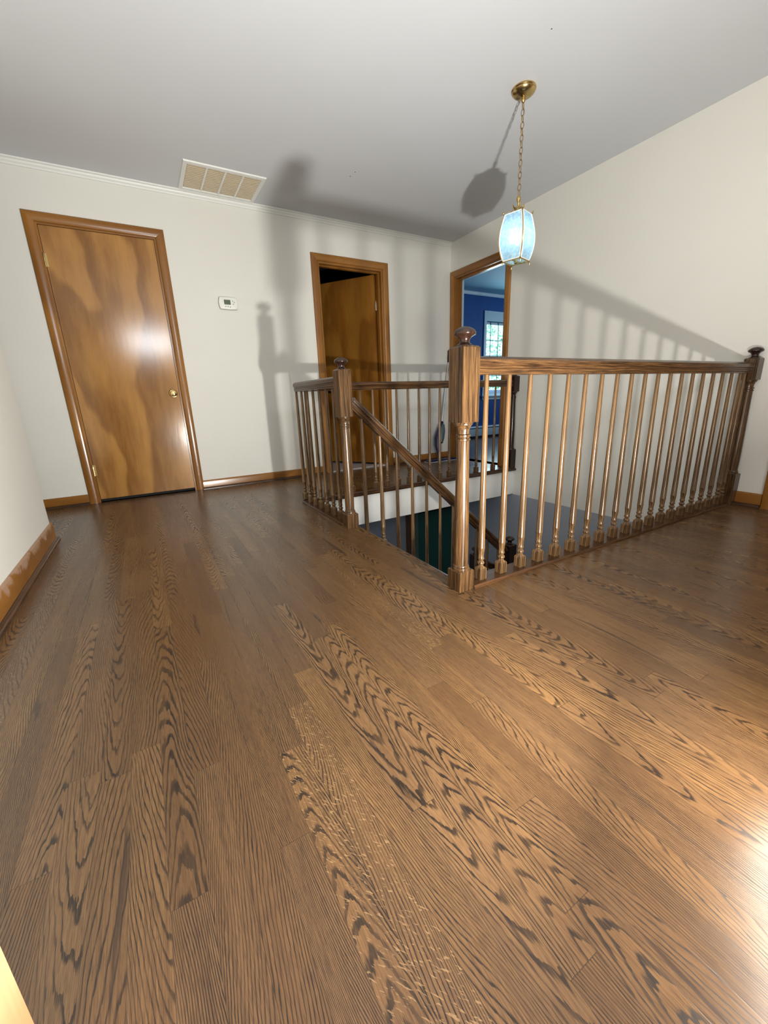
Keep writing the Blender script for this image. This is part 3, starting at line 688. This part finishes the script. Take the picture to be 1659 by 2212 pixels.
# four bowed panels
zs = [1.545 + (1.790 - 1.545) * i / 12 for i in range(13)]
def hw(z):   # half width of the body at height z
    t = (z - 1.545) / .245
    return .058 + .020 * math.sin(PI * min(1, max(0, t)) ** 0.9)
proto = None
for q in range(4):
    f = MB(); rings = []
    nx = 6
    grid = []; gi = []
    for z in zs:
        h = hw(z) - .004; dpt = hw(z)
        for j in range(nx + 1):
            s_ = -1 + 2 * j / nx
            grid.append((s_ * h, -dpt - .003 * (1 - s_ * s_), L(z)))
    fs = [(i * (nx + 1) + j, i * (nx + 1) + j + 1, (i + 1) * (nx + 1) + j + 1, (i + 1) * (nx + 1) + j) for i in range(12) for j in range(nx)]
    back = [(x, y + .003, z) for x, y, z in grid]; n_ = len(grid)
    f.add(grid + back, fs + [tuple(n_ + i for i in reversed(t)) for t in fs])
    o = f.build('glass_panel', MW['lantern'], pl); o.rotation_euler = (0, 0, q * PI / 2)
    # bevelled clear edge
    f = MB(); edge = []
    for z in zs: edge.append((-(hw(z) - .006), -hw(z) - .002, L(z)))
    for z in reversed(zs): edge.append(((hw(z) - .006), -hw(z) - .002, L(z)))
    f.tube(edge, .0036, 6, True)
    b_ = f.build('bevelled_edge', MW['bevel'], o)
    # brass corner strip
    f = MB(); f.tube([(hw(z), -hw(z), L(z)) for z in zs], .0032, 6)
    o2 = f.build('corner_strip', MW['brass'], pl); o2.rotation_euler = (0, 0, q * PI / 2)
    f = MB(); f2 = MB()
    f.box(-hw(zs[0]) - .003, hw(zs[0]) + .003, -hw(zs[0]) - .003, -hw(zs[0]) + .004, L(1.538), L(1.546)); f2.box(-hw(zs[-1]) - .003, hw(zs[-1]) + .003, -hw(zs[-1]) - .003, -hw(zs[-1]) + .004, L(1.788), L(1.794))
    for ff in (f, f2): o3 = ff.build('frame_bar', MW['brass'], pl, bevel=.001); o3.rotation_euler = (0, 0, q * PI / 2)
    for zz, sg in ((1.536, -1), (1.796, 1)):
        hh = hw(zs[0] if sg < 0 else zs[-1])
        f = MB(); f.turned([(0, .0045, 'c'), (.004, .006, 'c'), (.008, .004, 'c'), (.016, .0012, 'c')], 10)
        o4 = f.build('corner_finial', MW['brass'], pl); R_ = Matrix.Rotation(q * PI / 2, 3, 'Z'); o4.location = R_ @ Vector((hh + .002, -hh - .002, L(zz))); o4.rotation_euler = (0.5 if sg > 0 else PI, 0, q * PI / 2 + PI / 4)
f = MB()
for q in range(4):
    a = q * PI / 2 + PI / 4; ca, sa = math.cos(a), math.sin(a)
    f.tube([(.022 * ca, .022 * sa, L(1.825)), (.034 * ca, .034 * sa, L(1.845)), (.030 * ca, .030 * sa, L(1.815)), (.055 * ca, .055 * sa, L(1.800)), (.083 * ca, .083 * sa, L(1.792))], .003, 6)
f.build('top_scrolls', MW['brass'], pl)
# candle cluster inside: stem from the bottom bar, sockets and bulbs
f = MB(); f.box(-.060, .060, -.004, .004, L(1.540), L(1.546)); f.turned([(L(1.528), .004, 'c'), (L(1.532), .009, 'c'), (L(1.542), .010, 'c'), (L(1.552), .007, 'c'), (L(1.60), .006, 'c')], 14)
for q in range(3):
    a = q * 2 * PI / 3 + .4; ca, sa = math.cos(a) * .030, math.sin(a) * .030
    f.tube([(0, 0, L(1.575)), (ca * .6, sa * .6, L(1.565)), (ca, sa, L(1.585))], .003, 6)
    f.turned([(L(1.583), .012, 'c'), (L(1.588), .013, 'c'), (L(1.592), .009, 'c'), (L(1.635), .009, 'c')], 12, ca, sa)
f.build('candle_arm', MW['brass'], pl, ang=40)
for q in range(3):
    a = q * 2 * PI / 3 + .4; ca, sa = math.cos(a) * .030, math.sin(a) * .030
    MB().turned([(L(1.636), .007, 'c'), (L(1.645), .011, 'c'), (L(1.658), .0155, 'c'), (L(1.670), .0165, 'c'), (L(1.688), .013, 'c'), (L(1.705), .007, 'c'), (L(1.718), .002, 'c')], 14, ca, sa).build('bulb', MW['bulb'], pl, ang=60)

# ------------------------------------------------------------------ THERMOSTAT, VENT
tx, tz = -0.195, 1.603
tm = empty('thermostat', (tx, YB, tz)); tag(tm, 'small white wall thermostat with grey screen between the doors', 'thermostat')
def outline(w, h, bow, n=9):
    P = []
    for i in range(n): t = -1 + 2 * i / (n - 1); P.append((t * w, -h - bow * .35 * (1 - t * t)))
    for i in range(1, n - 1): t = -1 + 2 * i / (n - 1); P.append((w + bow * (1 - t * t), t * h))
    for i in range(n): t = 1 - 2 * i / (n - 1); P.append((t * w, h + bow * .35 * (1 - t * t)))
    for i in range(1, n - 1): t = 1 - 2 * i / (n - 1); P.append((-w - bow * (1 - t * t), t * h))
    return P
def plate(P, ys, sc): return [[(x * s_, -y_, z * s_) for x, z in P] for y_, s_ in zip(ys, sc)]
O = outline(.069, .046, .010)
MB().loft(plate(O, (0, .006), (1.03, 1.03))).build('back_plate', MW['button'], tm)
MB().loft(plate(O, (.006, .020, .026, .028), (1.0, 1.0, .97, .90))).build('body', MW['plastic'], tm, ang=30)
MB().box(-.036, .018, -.0295, -.027, -.012, .026).build('screen', MW['lcd'], tm, bevel=.001)
for bx_, bz_ in ((-.026, -.028), (-.007, -.029), (.012, -.030), (.037, .018), (.049, .008), (.040, -.006)):
    MB().loft([[(bx_ + r_ * math.cos(2 * PI * k_ / 12), -y_, bz_ + .8 * r_ * math.sin(2 * PI * k_ / 12)) for k_ in range(12)] for y_, r_ in ((.027, .005), (.030, .005), (.031, .0035))]).build('button', MW['button'], tm)

vt = empty('ceiling_vent', (-.182, 2.616, ZC)); tag(vt, 'rectangular white ceiling return vent with tan filter behind the slats', 'vent')
hx, hy = .290, .217
def frame_ring(f, hx0, hy0, z0, hx1, hy1, z1):
    a = [(-hx0, -hy0, z0), (hx0, -hy0, z0), (hx0, hy0, z0), (-hx0, hy0, z0)]; b = [(-hx1, -hy1, z1), (hx1, -hy1, z1), (hx1, hy1, z1), (-hx1, hy1, z1)]
    f.add(a + b, [(i, (i + 1) % 4, 4 + (i + 1) % 4, 4 + i) for i in range(4)])
f = MB(); frame_ring(f, hx, hy, -.001, hx - .003, hy - .003, -.010); frame_ring(f, hx - .003, hy - .003, -.010, hx - .030, hy - .030, -.012); frame_ring(f, hx - .030, hy - .030, -.012, hx - .034, hy - .034, -.001)
f.build('frame', MW['white'], vt, smooth=False)
MB().box(-hx + .034, hx - .034, -hy + .034, hy - .034, -.003, -.001).build('filter', MW['filter'], vt)
for i in range(1, 4):
    x = -hx + .034 + (2 * hx - .068) * i / 4
    MB().box(x - .006, x + .006, -hy + .034, hy - .034, -.010, -.003).build('divider', MW['white'], vt)
n_ = 15; pr_ = None
for i in range(n_):
    y = -hy + .034 + (2 * hy - .068) * (i + .5) / n_
    f = MB(); f.add([(-hx + .034, y0, z0) for y0, z0 in ((-.0035, -.011), (-.0025, -.0115), (.0025, -.004), (.0015, -.0035))] + [(hx - .034, y0, z0) for y0, z0 in ((-.0035, -.011), (-.0025, -.0115), (.0025, -.004), (.0015, -.0035))], [(0, 1, 5, 4), (1, 2, 6, 5), (2, 3, 7, 6), (3, 0, 4, 7)])
    if pr_ is None: pr_ = f.build('slat', MW['white'], vt, smooth=False); pr_.location = (0, y, 0)
    else: c = pr_.copy(); COL.objects.link(c); c.parent = vt; c.location = (0, y, 0)

# ------------------------------------------------------------------ SPRAY MOP against the back wall
mp = empty('spray_mop', (2.03, 2.72, 0)); tag(mp, 'navy spray mop leaning on the wall behind the far railing', 'mop')
f = MB(); f.loft([[(x, y, z) for x, y in ((-.20, -.05), (.20, -.05), (.215, 0), (.20, .05), (-.20, .05), (-.215, 0))] for z in (.010, .026)]); f.build('mop_head', MW['navy'], mp, bevel=.004)
f = MB(); f.loft([[(x, y, z) for x, y in ((-.205, -.056), (.205, -.056), (.205, .056), (-.205, .056))] for z in (.001, .010)]); f.build('mop_pad', MW['pad'], mp, bevel=.003)
body = [(-.02, 0, .03), (-.025, .01, .10), (-.03, .03, .18), (-.015, .045, .27), (.03, .065, .36), (.08, .085, .46)]
MB().tube(body, [.016, .022, .034, .042, .036, .020], 12).build('body', MW['navy'], mp)
MB().tube([(-.0, -.0, .22), (.022, .02, .27), (.05, .04, .36), (.078, .06, .43)], [.022, .034, .036, .018], 12).build('bottle', MW['bottle'], mp)
MB().tube([(.075, .083, .44), (.225, .145, 1.16)], .010, 10).build('pole', MW['alu'], mp)
MB().tube([(.224, .142, 1.14), (.230, .147, 1.20), (.228, .140, 1.245), (.212, .128, 1.27)], [.015, .018, .017, .012], 10).build('grip', MW['black'], mp)
MB().tube([(.225, .125, 1.215), (.206, .105, 1.19), (.200, .105, 1.165)], .006, 8).build('trigger', MW['black'], mp)
